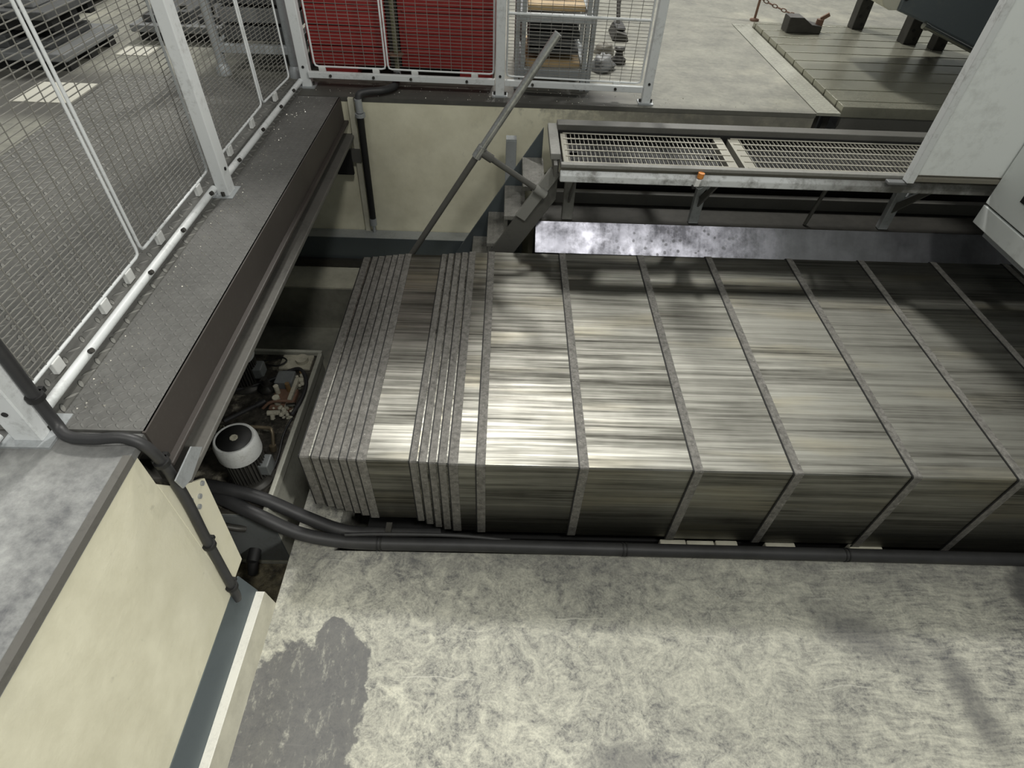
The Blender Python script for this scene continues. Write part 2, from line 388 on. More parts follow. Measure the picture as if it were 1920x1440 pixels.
def struct(name, mb, mat, parent=None, bev=0., label=None):
    o = mb.build(name, mat, parent, bev)
    if parent is None: o['kind'] = 'structure'
    if label: o['label'] = label
    return o
def copy_part(src, parent, d):
    c = src.copy(); COL.objects.link(c); c.parent = parent; c.location = Vector(src.location) + Vector(d); return c

# ================================================================== the setting
PF = -.85
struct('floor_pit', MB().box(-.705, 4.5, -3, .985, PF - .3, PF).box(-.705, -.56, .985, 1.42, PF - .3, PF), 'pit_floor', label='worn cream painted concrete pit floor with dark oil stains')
struct('floor_pit_rear', MB().box(-1.6, 4.5, 2.57, 2.82, PF - .5, PF).box(-1.6, 4.5, 2.49, 2.565, PF - .5, PF + .004), 'kerb', label='narrow concrete strip of pit floor along the back wall')
struct('floor_trench', MB().box(-1.6, 4.5, .75, 2.6, -1.35, -1.12), 'pit_concrete', label='dark bottom of the machine trench')
struct('wall_pit_rear', MB().box(-1.6, 4.5, 2.485, 2.56, -1.2, PF - .002), 'pit_concrete', label='dark concrete side of the tank recess')
struct('wall_left', MB().box(-1.16, -.775, -3, .752, -1.12, -.0205), 'painted_wall', label='cream painted pit wall at the near left')
struct('wall_left_inner', MB().box(-1.7, -1.42, .752, 2.9, -1.2, -.004), 'pit_concrete', label='dark pit wall under the steel bridge beam')
struct('wall_back', MB().box(-1.6, 1.46, 2.82, 3.1, -1.2, -.0205), 'painted_back_wall', label='cream painted back wall of the pit, soiled to the right')
struct('wall_back_low', MB().box(1.46, 4.5, 2.86, 3.1, -1.2, -.245), 'dark_steel', label='dark recess below the slotted table')
struct('floor_hall_back', MB().box(-9, 1.462, 2.8185, 14, -.02, 0).box(1.462, 9, 4.3, 14, -.02, 0), 'concrete', label='stained concrete hall floor behind the pit')
struct('floor_hall_left', MB().box(-9, -1.88, -3, 2.82, -.02, 0), 'concrete', label='concrete hall floor left of the tread plate')
struct('floor_ledge', MB().box(-1.88, -.7735, -3, .80, -.02, 0), 'ledge', label='grey concrete ledge above the near left wall')
struct('floor_tread_plate', MB().box(-1.87, -.968, .80, 2.995, -.018, .004), 'tread_floor', label='tread plate walkway behind the left mesh fence')
struct('trim_1', MB().box(-.789, -.7715, -3, .74, -.016, .002), 'beam_grey', label='dark steel edge angle along the near left wall')
# sheet metal gutters at the foot of the walls
g = MB().prism([(-.776, -.672), (-.772, -.672), (-.741, -.768), (-.745, -.768)], 'y', -3, .80)
gl = struct('trim_2', g, 'blue_steel', label='blue grey sheet metal gutter under the near left wall')
MB().prism([(-.745, -.772), (-.745, -.762), (-.717, -.762), (-.717, -.772)], 'y', -3, .795).build('gutter_rim', 'rim_steel', gl, .002)
MB().prism([(-.719, -.764), (-.717, -.764), (-.704, -.85), (-.708, -.85)], 'y', -3, .795).build('gutter_face', 'kerb', gl)
gb = struct('trim_3', MB().box(-1.6, .1, 2.70, 2.704, -.80, -.672), 'blue_steel', label='sheet metal gutter along the foot of the back wall')
MB().prism([(2.704, -.672), (2.704, -.676), (2.815, -.70), (2.815, -.690)], 'x', -1.6, .1).build('gutter_flashing', 'galvanised', gb)
MB().box(-1.6, .1, 2.68, 2.70, -.845, -.80).build('gutter_foot', 'dark_iron', gb)
struct('floor_recess', MB().box(-1.42, -.706, .76, 1.05, -1.12, -1.085), 'dirt', label='oily dirt at the bottom of the tank recess')

# ================================================================== telescopic way cover
wc = thing('telescopic_way_cover', 'long telescopic way cover of brushed steel plates lying across the pit', 'way cover', (-.62, 1.7, -1.12))
XS = [-.624, -.585, -.557, -.527, -.496, -.470, -.440, -.275, -.245, -.214, -.184, -.152, -.066, .257, .615, .930, 1.305, 1.640, 1.98, 2.32, 2.66, 3.0]
ZB = [-.740, -.748, -.757, -.766, -.775, -.785, -.795, -.805, -.820, -.835, -.845, -.850, -.852, -.856, -.864, -.870, -.885, -.900, -.905, -.91, -.915, -.92]
def ushape(x0, x1, yf, yb, zt, zb, th):
    prof = [(yf, zb), (yf, zt - .004), (yf + .004, zt), (yb - .004, zt), (yb, zt - .004), (yb, zb)]
    inn = [(yf + th, zb), (yf + th, zt - .004 - th * .4), (yf + .004 + th * .4, zt - th), (yb - .004 - th * .4, zt - th), (yb - th, zt - .004 - th * .4), (yb - th, zb)]
    m = MB(); n = len(prof)
    vs = [(x, y, z) for x in (x0, x1) for y, z in prof] + [(x, y, z) for x in (x0, x1) for y, z in inn]
    fs = []
    for i in range(n - 1):
        fs.append((i, i + n, i + n + 1, i + 1)); a = 2 * n
        fs.append((a + i + 1, a + i + n + 1, a + i + n, a + i))
        fs.append((i, i + 1, a + i + 1, a + i)); fs.append((n + i + 1, n + i, a + n + i, a + n + i + 1))
    fs = [tuple(reversed(f)) for f in fs]
    return m.add(vs, fs)
for k in range(len(XS) - 1):
    yf = 1.103 - .0026 * min(k, 12) - .003 * max(0, k - 12); yb = 2.222 + .0042 * min(k, 12) + .002 * max(0, k - 12)
    zt = -.474 + .0014 * k; zb = ZB[k]
    x1 = XS[k + 1] + .02
    s_ = ushape(XS[k] + .002, x1, yf, yb, zt, zb, .0012).build('cover_section', 'brushed_steel', wc)
    wd = min(.028, XS[k + 1] - XS[k] - (.0045 if k < 6 else .009))
    ushape(XS[k] - .0045, XS[k] + .001, yf - .0016, yb + .0016, zt + .0016, zb - .002, .003).build('seam_shadow_strip', 'black', s_)  # black strip added to stand for the step shadow at each seam
    ushape(XS[k], XS[k] + wd, yf - .0022, yb + .0022, zt + .0022, zb - .002, .004).build('wiper_strip', 'wiper', s_)
MB().box(-.619, -.617, 1.107, 2.218, -.73, -.482).build('end_plate', 'wiper', wc)
MB().box(-.50, 3.4, 1.30, 2.10, -1.115, -.62).build('machine_bed', 'dark_iron', wc)
MB().box(-.48, 3.4, 1.09, 1.30, -1.0, -.93).build('bed_foot', 'black', wc)
for i, (a, b) in enumerate(((.60, .695), (.70, .80), (.805, .885), (.99, 1.10), (1.30, 1.42))):
    tag(MB().box(a, b, 1.035, 1.075, -1.115, -.886 - .004 * (i % 2)).build('levelling_block', 'kerb', None, .004),
        ['pale levelling block under the way cover, leftmost of the row', 'pale levelling block second from the left under the way cover', 'pale levelling block third from the left under the way cover',
         'pale levelling block fourth from the left under the way cover', 'pale levelling block farthest right under the way cover'][i], 'block', 'pale blocks under the way cover')

# ================================================================== hoses on the pit floor
h = thing('floor_hose', 'thick black hose lying along the front of the way cover', 'hose', (.4, .985, PF))
MB().tube([(-1.06, 1.12, -.70), (-.93, 1.080, -.682), (-.80, 1.030, -.70), (-.675, 1.008, -.775), (-.545, 1.006, -.822), (-.40, 1.001, -.825), (-.05, 1.001, -.825), (.43, .997, -.825), (1.35, .992, -.825), (2.6, .984, -.825)], .0225, 16).build('hose_body', 'rubber', h)
for x_, y_ in ((-.41, 1.001), (.44, .997), (1.22, .993)):
    for d_ in (0, .012): MB().cyl((x_ + d_, y_, -.825), (x_ + d_ + .005, y_, -.825), .0245, 20).build('hose_tie', 'black', h)
h = thing('bent_hose', 'black hose bending under the collapsed end of the way cover', 'hose', (-.5, 1.05, PF))
MB().tube([(-1.06, 1.12, -.66), (-.95, 1.105, -.655), (-.80, 1.085, -.685), (-.66, 1.07, -.78), (-.53, 1.045, -.822), (-.40, 1.04, -.826), (-.20, 1.06, -.86)], .0225, 16).build('hose_body', 'rubber', h)
MB().box(-.385, -.365, 1.02, 1.07, -.84, -.80).build('hose_clamp', 'dark_iron', h)
tag(MB().tube([(-.52, 1.018, -.80), (-.40, 1.022, -.798), (-.15, 1.024, -.80), (.05, 1.02, -.82)], .007, 8).build('thin_cable', 'rubber'), 'thin black cable lying on the thick floor hose', 'cable')

# ================================================================== hydraulic tank
tk = thing('hydraulic_tank', 'oily grey hydraulic tank in the recess below the bridge beam', 'tank', (-1.04, 1.44, -1.12))
MB().box(-1.36, -.775, 1.055, 1.835, -1.118, -.735).build('tank_body', 'tank_side', tk, .006)
MB().box(-1.362, -.79, 1.05, 1.838, -.737, -.722).build('tank_lid', 'tank_top', tk, .004)
MB().box(-1.36, -.776, 1.048, 1.056, -1.05, -.745).build('front_plate', 'tank_paint', tk)
MB().box(-.788, -.77, 1.05, 1.84, -.75, -.708).build('lid_lip', 'tank_side', tk, .004)
MB().box(-1.36, -.77, 1.83, 1.845, -.75, -.700).build('lid_lip', 'tank_side', tk, .004)
MB().cyl((-.885, 1.05, -.975), (-.885, 1.005, -.985), .022, 16).cyl((-.885, 1.01, -.985), (-.89, .985, -1.03), .018, 14).build('drain_fitting', 'black', tk)
MB().tube([(-1.0, 1.035, -.80), (-.95, 1.03, -.775), (-.90, 1.035, -.80), (-.875, 1.045, -.82)], .012, 10).build('lifting_handle', 'dark_iron', tk)
def motor(name, label, c, sc_=1.0):
    m = thing(name, label, 'motor', c)
    X, Y, Z = c
    MB().lathe([(.078 * sc_, 0), (.078 * sc_, .012), (.064 * sc_, .014), (.064 * sc_, .03)], c).build('motor_flange', 'dark_iron', m)
    MB().lathe([(.053 * sc_, .028), (.053 * sc_, .15)], c).build('motor_body', 'dark_iron', m)
    nf = 34
    f0 = None
    for i in range(nf):
        a = 2 * math.pi * i / nf; ca, sa = math.cos(a), math.sin(a)
        if f0 is None:
            f0 = MB().box(X + .050 * sc_, X + .066 * sc_, Y - .0016, Y + .0016, Z + .034, Z + .15).build('cooling_fin', 'dark_iron', m)
        else:
            c_ = f0.copy(); COL.objects.link(c_); c_.rotation_euler = (0, 0, a)
    r = .070 * sc_
    co = MB().lathe([(r, .145), (r * 1.02, .15), (r * 1.02, .200), (r * .93, .218), (r * .90, .219), (r * .80, .216)], c, 40).build('fan_cowl', 'motor_grey', m)
    MB().lathe([(r * .80, .2165), (r * .80, .2185), (.001, .2185)], c, 40).build('cowl_grille', 'black', co)
    MB().lathe([(.013, .2185), (.013, .2215), (.008, .2215), (.008, .2195)], c, 8, False).build('shaft_cap', 'cream_residue', co)
    MB().box(X + .05, X + .085, Y - .028, Y + .028, Z + .05, Z + .10).build('terminal_box', 'tank_paint', m, .004)
    return m
motor('pump_motor', 'grey capped electric motor standing at the front of the tank', (-.868, 1.195, -.722))
motor('pump_motor', 'grey capped electric motor half hidden under the bridge beam', (-1.035, 1.66, -.722), .92)
# valves and pipework on the lid
vb = thing('valve_block', 'encrusted hydraulic valve block beside the tank edge', 'valve', (-.85, 1.60, -.722))
MB().box(-.905, -.835, 1.615, 1.685, -.722, -.672).build('solenoid', 'tank_paint', vb, .004)
MB().box(-.90, -.81, 1.50, 1.61, -.722, -.700).build('manifold', 'rust', vb, .004)
MB().box(-.835, -.818, 1.50, 1.66, -.71, -.685).build('coated_bar', 'cream_residue', vb, .005)
for p_, q_, r_, mt in (((-.83, 1.66, -.70), (-.80, 1.66, -.70), .012, 'cream_residue'), ((-.83, 1.51, -.69), (-.795, 1.515, -.69), .010, 'chrome'), ((-.87, 1.53, -.70), (-.87, 1.53, -.665), .014, 'cream_residue'),
                       ((-.845, 1.60, -.70), (-.845, 1.60, -.66), .009, 'brass'), ((-.885, 1.585, -.70), (-.885, 1.585, -.66), .010, 'cream_residue'), ((-.85, 1.49, -.71), (-.90, 1.485, -.71), .011, 'cream_residue'), ((-.815, 1.69, -.72), (-.815, 1.69, -.68), .009, 'brass')):
    MB().cyl(p_, q_, r_, 10).build('fitting', mt, vb)
MB().tube([(-.92, 1.50, -.70), (-.89, 1.515, -.68), (-.84, 1.52, -.675), (-.815, 1.53, -.69)], .006, 8).build('red_pipe', 'rust', vb)
random.seed(3)
lump = MB()
for i in range(60):
    cx_, cy_ = random.uniform(-.88, -.80), random.choice((random.uniform(1.465, 1.51), random.uniform(1.62, 1.69)))
    r_ = random.uniform(.004, .011)
    lump.lathe([(r_, 0), (r_ * .8, r_ * .8), (r_ * .2, r_)], (cx_, cy_, -.722 + random.uniform(0, .03)), 6)
lump.build('crust', 'cream_residue', vb, kind='stuff')
MB().box(-.93, -.80, 1.735, 1.82, -.722, -.708).cyl((-.84, 1.78, -.71), (-.84, 1.78, -.69), .026, 16).build('mounting_plate', 'cream_residue', vb, .004)
tag(MB().tube([(-.80, 1.47, -.70), (-.782, 1.55, -.695), (-.785, 1.64, -.69), (-.82, 1.70, -.68), (-.87, 1.70, -.69), (-.93, 1.66, -.70), (-1.05, 1.60, -.70), (-1.2, 1.57, -.70)], .008, 8).build('control_hose', 'rubber'), 'black control hose curving round the valve block', 'hose')
tag(MB().tube([(-.80, 1.47, -.712), (-.81, 1.38, -.712), (-.80, 1.27, -.712), (-.81, 1.18, -.712), (-.86, 1.12, -.712)], .0045, 8).build('tank_wire', 'rubber'), 'thin wire running along the tank lid edge', 'wire')
tag(MB().tube([(-1.10, 1.36, -.70), (-.97, 1.37, -.66), (-.86, 1.37, -.66), (-.835, 1.36, -.665), (-.83, 1.33, -.70), (-.83, 1.315, -.722)], .007, 10, 6).cyl((-.83, 1.315, -.722), (-.83, 1.32, -.70), .013, 8).build('bent_pipe', 'copper_pipe'), 'bent metal pipe behind the front pump motor', 'pipe')
tag(MB().cyl((-1.03, 1.36, -.722), (-1.03, 1.36, -.665), .02, 20).lathe([(.024, .057), (.024, .064), (.018, .066), (.018, .060), (.001, .060)], (-1.03, 1.36, -.722), 20).build('filler_cap', 'chrome'), 'round metal filler cap on the tank lid', 'cap')
tag(MB().cyl((-1.05, 1.44, -.71), (-.93, 1.52, -.69), .008, 10).cyl((-.945, 1.51, -.6925), (-.915, 1.53, -.6875), .011, 10).build('hose_stub', 'rubber'), 'straight black hose lying across the tank lid', 'hose')
tag(MB().tube([(-1.12, 1.74, -.705), (-1.0, 1.765, -.70), (-.93, 1.79, -.70), (-.90, 1.765, -.695), (-.93, 1.74, -.70), (-.98, 1.745, -.70)], .0035, 8).build('coiled_wire', 'black'), 'loop of thin black wire at the back of the tank lid', 'wire')
tag(MB().lathe([(.030, 0), (.034, .02), (.018, .026), (.018, .04)], (-.94, 1.62, -.722), 12).cyl((-.94, 1.62, -.69), (-.94, 1.62, -.655), .012, 10).build('breather', 'dark_iron'), 'small dark breather in the middle of the tank lid', 'breather')

# ================================================================== bridge beam
bm = thing('bridge_beam', 'steel bridge beam topped with tread plate along the left of the pit', 'beam', (-.87, 1.8, -.2))
MB().box(-.972, -.772, .805, 2.80, -.006, .004).build('top_plate', 'tread_beam', bm)
MB().box(-.776, -.768, .800, 2.80, -.105, .004).build('side_plate', 'beam_brown', bm)
MB().box(-.80, -.79, .80, 2.82, -.17, -.10).build('web', 'dark_steel', bm)
MB().box(-.80, -.752, .80, 2.82, -.118, -.106).build('upper_flange', 'beam_brown', bm, .003)
MB().box(-.88, -.735, .80, 2.82, -.185, -.168).build('lower_flange', 'beam_grey', bm, .003)
MB().box(-.985, -.96, .80, 2.80, -.16, -.006).build('back_web', 'dark_steel', bm)

# galvanised bracket and drilled board at the near corner
bd = thing('drilled_board', 'cream painted board with bolt heads hanging beside the near wall corner', 'board', (-.78, .80, -.66))
MB().prism([(.752, -.66), (.850, -.66), (.888, -.29), (.80, -.20), (.752, -.12)], 'x', -.784, -.774).build('board', 'painted_wall', bd, .002)
MB().prism([(.854, -.111), (.884, -.151), (.80, -.168), (.765, -.155), (.758, -.115)], 'x', -.7345, -.731).build('bracket', 'galvanised', bd)
for y_, z_ in ((.868, -.285), (.838, -.300), (.806, -.272), (.818, -.318)):
    MB().cyl((-.775, y_, z_), (-.7685, y_, z_), .007, 10).build('bolt', 'galvanised', bd)

# ================================================================== black conduit at the near corner
cd = thing('black_conduit', 'black cable running over the ledge and down the near wall corner', 'cable', (-.86, .77, 0))
MB().tube([(-.957, .815, 1.46), (-.955, .815, .62), (-.953, .812, .30), (-.952, .806, .12), (-.944, .797, .035), (-.915, .775, .018), (-.86, .768, .018), (-.80, .772, .02), (-.765, .772, .0), (-.752, .776, -.06), (-.757, .783, -.14), (-.760, .782, -.25), (-.762, .768, -.40), (-.762, .748, -.65), (-.765, .742, -.70)], .0125, 12).build('cable_body', 'rubber', cd)
for p_, d_ in (((-.952, .806, .105), (0, 0, 1)), ((-.752, .776, -.07), (0, 0, 1)), ((-.762, .766, -.42), (0, 0, 1)), ((-.762, .749, -.63), (0, 0, 1))):
    p_ = Vector(p_); d_ = Vector(d_)
    MB().cyl(p_ - d_ * .006, p_ + d_ * .006, .0175, 14).box(p_.x - .006, p_.x + .006, p_.y + .012, p_.y + .026, p_.z - .006, p_.z + .006).build('cable_clip', 'black', cd)

# ================================================================== mesh fences
FH = 1.5
def post(label, x, y, wx_=.034, wy_=.052, hole=(1, 0), foot=True):
    p = thing('fence_post', label, 'post', (x, y, 0), 'white fence posts')
    MB().box(x - wx_ / 2, x + wx_ / 2, y - wy_ / 2, y + wy_ / 2, .004, FH).build('post_tube', 'white_paint', p, .003)
    if foot: MB().box(x - wx_ * .85, x + wx_ * .85, y - wy_ * .8, y + wy_ * .8, .0, .006).build('base_plate', 'galvanised', p)
    hx, hy = hole
    b = Vector((x + hx * wx_ / 2, y + hy * wy_ / 2, .09)); d = Vector((hx, hy, 0))
    MB().cyl(b - d * .002, b + d * .003, .006, 10).build('bolt', 'black', p)
    for s_ in (-1, 1):
        q = Vector((x, y, .006)) + Vector((hy, hx, 0)) * s_ * (.03 if hx else .026)
        MB().cyl(q, q + Vector((0, 0, .014)), .006, 8).build('anchor_bolt', 'dark_iron', p)
    return p
post('white fence post at the near left corner with the black cable on it', -1.000, .800, .062, .060, (0, -1))
post('white fence post in the middle of the left fence', -.965, 1.875, .040, .055)
post('white fence post where the left and back fences meet', -.950, 2.94, .045, .045, (0, -1))
post('white fence post in the middle of the back fence', -.035, 2.905, .042, .036, (0, -1))
post('white fence post at the right end of the back fence', .655, 2.875, .040, .040, (0, -1))
def rail(label, p, q, r, along, box=False):
    t_ = thing('fence_rail', label, 'rail', (Vector(p) + Vector(q)) / 2, 'white bottom rails of the fence')
    if box: MB().obar(p, q, .022, .026).build('rail_tube', 'white_paint', t_, .002)
    else: MB().cyl(p, q, r, 14).build('rail_tube', 'white_paint', t_)
    P, Q = Vector(p), Vector(q)
    for u in along:
        c_ = P.lerp(Q, u); n_ = Vector((.012, 0, .008)) if not box else Vector((0, -.011, 0))
        MB().cyl(c_ + n_ * .8, c_ + n_ * 1.5, .0065, 10).build('rail_bolt', 'dark_iron', t_)
rail('round white bottom rail of the near left fence bay', (-.992, .835, .030), (-.992, 1.85, .030), .0115, (.18, .5, .72, .95), False)
rail('round white bottom rail running on past the near corner post', (-1.055, .768, .022), (-1.055, -.9, .022), .0115, (.3, .7), False)
rail('round white bottom rail of the far left fence bay', (-.985, 1.90, .030), (-.975, 2.915, .030), .0115, (.15, .42, .66, .85), False)
rail('white bottom rail of the back fence in front of the red cabinet', (-.93, 2.918, .060), (-.06, 2.905, .060), .012, (.12, .35, .55, .85), True)
rail('white bottom rail of the back fence in front of the grey stillage', (-.012, 2.902, .060), (.632, 2.875, .060), .012, (.2, .8), True)
def panel(label, p, q, z0, clips, mid=None, hs=.0135, vs=.05):
    """welded mesh panel in a bent rod frame from p to q on plan"""
    P, Q = Vector((*p, 0)), Vector((*q, 0)); L = (Q - P).length; D = (Q - P) / L
    t_ = thing('mesh_panel', label, 'fence panel', ((P + Q) / 2), 'welded mesh fence panels')
    r = .0045; zt = FH - .02; c_ = .018
    def at(u, z): return P + D * u + Vector((0, 0, z))
    loop = [at(c_, z0), at(L - c_, z0), at(L - .004, z0 + .004), at(L, z0 + c_), at(L, zt - c_), at(L - c_, zt), at(c_, zt), at(0, zt - c_), at(0, z0 + c_), at(.004, z0 + .004), at(c_, z0)]
    MB().tube(loop, r, 8, 1).build('rod_frame', 'white_paint', t_)
    m = MB(); nv = max(2, round(L / vs))
    for i in range(1, nv): m.cyl(at(L * i / nv, z0), at(L * i / nv, zt), .0014, 4, caps=False)
    m.build('upright_wires', 'mesh_wire', t_, kind='stuff')
    m = MB(); z = z0 + hs
    nrm = Vector((-D.y, D.x, 0)) * .0022
    while z < zt: m.cyl(at(0, z) + nrm, at(L, z) + nrm, .0014, 4, caps=False); z += hs
    m.build('cross_wires', 'mesh_wire', t_, kind='stuff')
    if mid: MB().cyl(at(0, mid), at(L, mid), .006, 8).build('middle_bar', 'white_paint', t_)
    for u in clips:
        a = at(L * u, z0 - .018); e = D * .016
        MB().obar(a - e, a + e, .014, .034).build('clip', 'white_clip', t_, .002)
    return t_
panel('mesh panel at the near end of the left fence', (-1.05, .86), (-1.05, 1.425), .040, (.22, .62, .86))
panel('mesh panel just before the middle post of the left fence', (-1.05, 1.445), (-1.05, 1.955), .040, (.2, .8))
panel('mesh panel just past the middle post of the left fence', (-1.05, 1.99), (-1.05, 2.575), .040, (.3, .75))
panel('narrow mesh panel at the far corner of the left fence', (-1.05, 2.595), (-1.03, 2.93), .040, (.4,))
panel('narrow mesh panel in front of the left part of the red cabinet', (-.905, 2.952), (-.572, 2.945), .085, (.10, .86))
panel('mesh panel in front of the right part of the red cabinet', (-.560, 2.945), (-.066, 2.930), .085, (.25, .82))
panel('mesh panel in front of the grey stillage at the back', (-.005, 2.928), (.622, 2.895), .080, (.82,), .335)

# ================================================================== back wall pipework and hose
wp = thing('wall_pipe', 'black lagged pipe with metal ends standing against the back wall', 'pipe', (-.69, 2.79, -.70))
MB().cyl((-.686, 2.785, -.055), (-.700, 2.785, -.60), .0165, 16).build('lagging', 'black', wp)
MB().cyl((-.685, 2.785, -.055), (-.685, 2.785, .005), .017, 16).cyl((-.685, 2.785, -.075), (-.685, 2.785, -.058), .024, 12).build('upper_fitting', 'galvanised', wp)
MB().cyl((-.700, 2.785, -.60), (-.701, 2.785, -.64), .018, 16).cyl((-.701, 2.785, -.64), (-.702, 2.785, -.71), .008, 10).build('lower_fitting', 'galvanised', wp)
tag(MB().tube([(-.528, 2.985, .06), (-.530, 2.965, .035), (-.535, 2.90, .025), (-.58, 2.845, .025), (-.645, 2.82, .025), (-.678, 2.80, .02), (-.685, 2.786, -.01)], .0165, 14).build('feed_hose', 'rubber'), 'black feed hose bending from under the back fence to the wall pipe', 'hose')
ws = thing('wall_strip', 'pale flat strip with dark brackets on the back wall beside the pipe', 'strip', (-.74, 2.80, -.7))
MB().prism([(-.752, -.69), (-.725, -.69), (-.712, .0), (-.738, .0)], 'y', 2.802, 2.819).build('flat_bar', 'kerb', ws)
MB().box(-.775, -.715, 2.795, 2.803, -.30, -.235).build('dark_bracket', 'dark_steel', ws)
MB().box(-.84, -.76, 2.78, 2.80, -.36, -.24).build('dark_bracket', 'black', ws)
vp = thing('valve_pipe', 'olive supply pipe with a small valve wheel before the red cabinet', 'pipe', (-.52, 2.99, .0))
MB().cyl((-.525, 2.992, .03), (-.525, 2.992, 1.4), .011, 12).build('pipe_tube', 'olive', vp)
MB().cyl((-.528, 2.985, .03), (-.527, 2.988, .075), .018, 12).build('coupling', 'galvanised', vp)
MB().lathe([(.034, .135), (.038, .139), (.034, .143), (.012, .139)], (-.525, 2.985, 0), 16).build('valve_wheel', 'rust', vp)

# ================================================================== red cabinet
rc = thing('red_cabinet', 'red steel drawer cabinet behind the back mesh fence', 'cabinet', (-.5, 3.3, 0))
MB().box(-.955, -.065, 3.10, 3.70, .05, 1.5).build('cabinet_body', 'cabinet_red', rc, .004)
for x0, x1 in ((-.915, -.735), (-.235, -.075)):
    MB().box(x0, x1, 3.07, 3.68, 0, .05).build('foot', 'cabinet_red', rc, .002)
zz = .055
for i in range(17):
    for x0, x1 in ((-.953, -.575), (-.515, -.067)):
        d_ = MB().box(x0, x1, 3.078, 3.10, zz, zz + .081).build('drawer_front', 'cabinet_red', rc, .003)
        MB().box(x0 + .02, x1 - .02, 3.070, 3.079, zz + .062, zz + .073).build('drawer_grip', 'cabinet_red', d_, .002)
    zz += .086
MB().box(-.570, -.520, 3.085, 3.10, .055, 1.49).build('centre_post', 'dark_iron', rc)

# ================================================================== grey stillages
def stillage(label, x0, x1, y0, y1, shelves, boards, inner=True):
    t_ = thing('steel_stillage', label, 'stillage', ((x0 + x1) / 2, (y0 + y1) / 2, 0))
    for x in (x0, x1):
        for y in (y0, y1):
            for d_ in (-.014, .014): MB().box(x + d_ - .010, x + d_ + .010, y - .02, y + .02, .0, 1.15).build('upright', 'galvanised', t_, .002)
    for z in shelves:
        for y in (y0, y1): MB().box(x0 - .02, x1 + .02, y - .016, y + .016, z, z + .035).build('crossbar', 'galvanised', t_, .002)
        for x in (x0, x1): MB().box(x - .016, x + .016, y0, y1, z, z + .035).build('side_bar', 'galvanised', t_, .002)
    for z in boards:
        n_ = 4
        for i in range(n_):
            a = y0 + .02 + (y1 - y0 - .04) * i / n_
            MB().box(x0 + .03, x1 - .03, a, a + (y1 - y0 - .04) / n_ - .012, z, z + .022).build('board', 'wood', t_, .002)
    if inner:
        for i in range(5):
            z = shelves[0] + .085 + i * .034
            MB().box(x0 + .04, x1 - .04 - .02 * (i % 2), y0 + .05, y1 - .05, z, z + .024).build('stacked_plate', 'pallet_dark', t_, .002)
    return t_
stillage('grey steel stillage holding dark plates behind the back fence', .055, .375, 3.02, 3.50, (.055, .285), (.092, .325))
sl = thing('steel_rack', 'grey steel rack with a round corner leg behind the left fence', 'rack', (-1.2, 3.3, 0))
for x, y in ((-1.385, 3.06), (-1.385, 3.75), (-1.035, 3.06), (-1.035, 3.75)):
    MB().cyl((x, y, 0), (x, y, .85), .022, 14).lathe([(.034, 0), (.034, .03), (.022, .05)], (x, y, 0), 14).build('leg', 'galvanised', sl)
for z in (.10, .62):
    for y in (3.06, 3.75): MB().box(-1.385, -1.035, y - .016, y + .016, z, z + .035).build('crossbar', 'galvanised', sl, .002)
    for x in (-1.385, -1.035): MB().box(x - .016, x + .016, 3.06, 3.75, z, z + .035).build('side_bar', 'galvanised', sl, .002)
for i in range(6): MB().box(-1.355, -1.06, 3.10, 3.72, .14 + i * .075, .20 + i * .075).build('stacked_plate', 'plate_grey' if i % 2 else 'pallet_dark', sl, .004)
tag(MB().box(-1.0, -.965, 3.22, 3.60, .0, .10).build('blue_tray', 'blue_steel', None, .004), 'small blue grey tray between the rack and the red cabinet', 'tray')
tag(MB().box(-1.0, -.965, 3.22, 3.60, .10, .115).box(-.998, -.967, 3.23, 3.59, .115, .20).build('paper_pack', 'paper', None, .003), 'white pack standing on the small tray beside the red cabinet', 'pack')

# ================================================================== broom, rag and fittings behind the fence
br = thing('broom', 'black broom leaning with its head on the floor behind the back fence', 'broom', (.665, 3.95, 0))
MB().prism([(.615, 0), (.715, 0), (.70, .035), (.635, .05)], 'y', 3.86, 4.08).build('bristles', 'dark_iron', br, .006)
MB().box(.635, .695, 3.90, 4.06, .045, .062).build('head', 'black', br, .008)
MB().cyl((.66, 4.0, .055), (.66, 4.75, .85), .012, 10).build('handle', 'dark_iron', br)
def blobmesh(c, r, sx_, sy_, sz_, seed, n=10, m_=6):
    random.seed(seed); mb = MB(); vs = []
    for i in range(m_ + 1):
        ph = math.pi / 2 * i / m_
        for j in range(n):
            th = 2 * math.pi * j / n; k = 1 + random.uniform(-.22, .22)
            vs.append((c[0] + r * sx_ * math.cos(ph) * math.cos(th) * k, c[1] + r * sy_ * math.cos(ph) * math.sin(th) * k, c[2] + r * sz_ * math.sin(ph) * (k if i else 0)))
    return mb.add(vs, [(i * n + j, i * n + (j + 1) % n, (i + 1) * n + (j + 1) % n, (i + 1) * n + j) for i in range(m_) for j in range(n)], True)
tag(blobmesh((.50, 3.36, 0), .07, 1.0, 1.3, .9, 1).build('crumpled_rag', 'plate_grey'), 'crumpled grey rag on the floor right of the stillage', 'rag')
tag(blobmesh((.535, 3.62, 0), .06, .9, 1.0, .9, 5).build('wad_of_cloth', 'rail_grime'), 'dark wad of cloth on the floor behind the crumpled rag', 'cloth')
tag(MB().lathe([(.04, 0), (.042, .02), (.025, .03), (.018, .06), (.028, .062), (.028, .075), (.01, .08)], (.60, 3.46, 0), 14).build('pipe_fitting', 'dark_iron'), 'small black pipe fitting standing beside the grey rag', 'fitting')

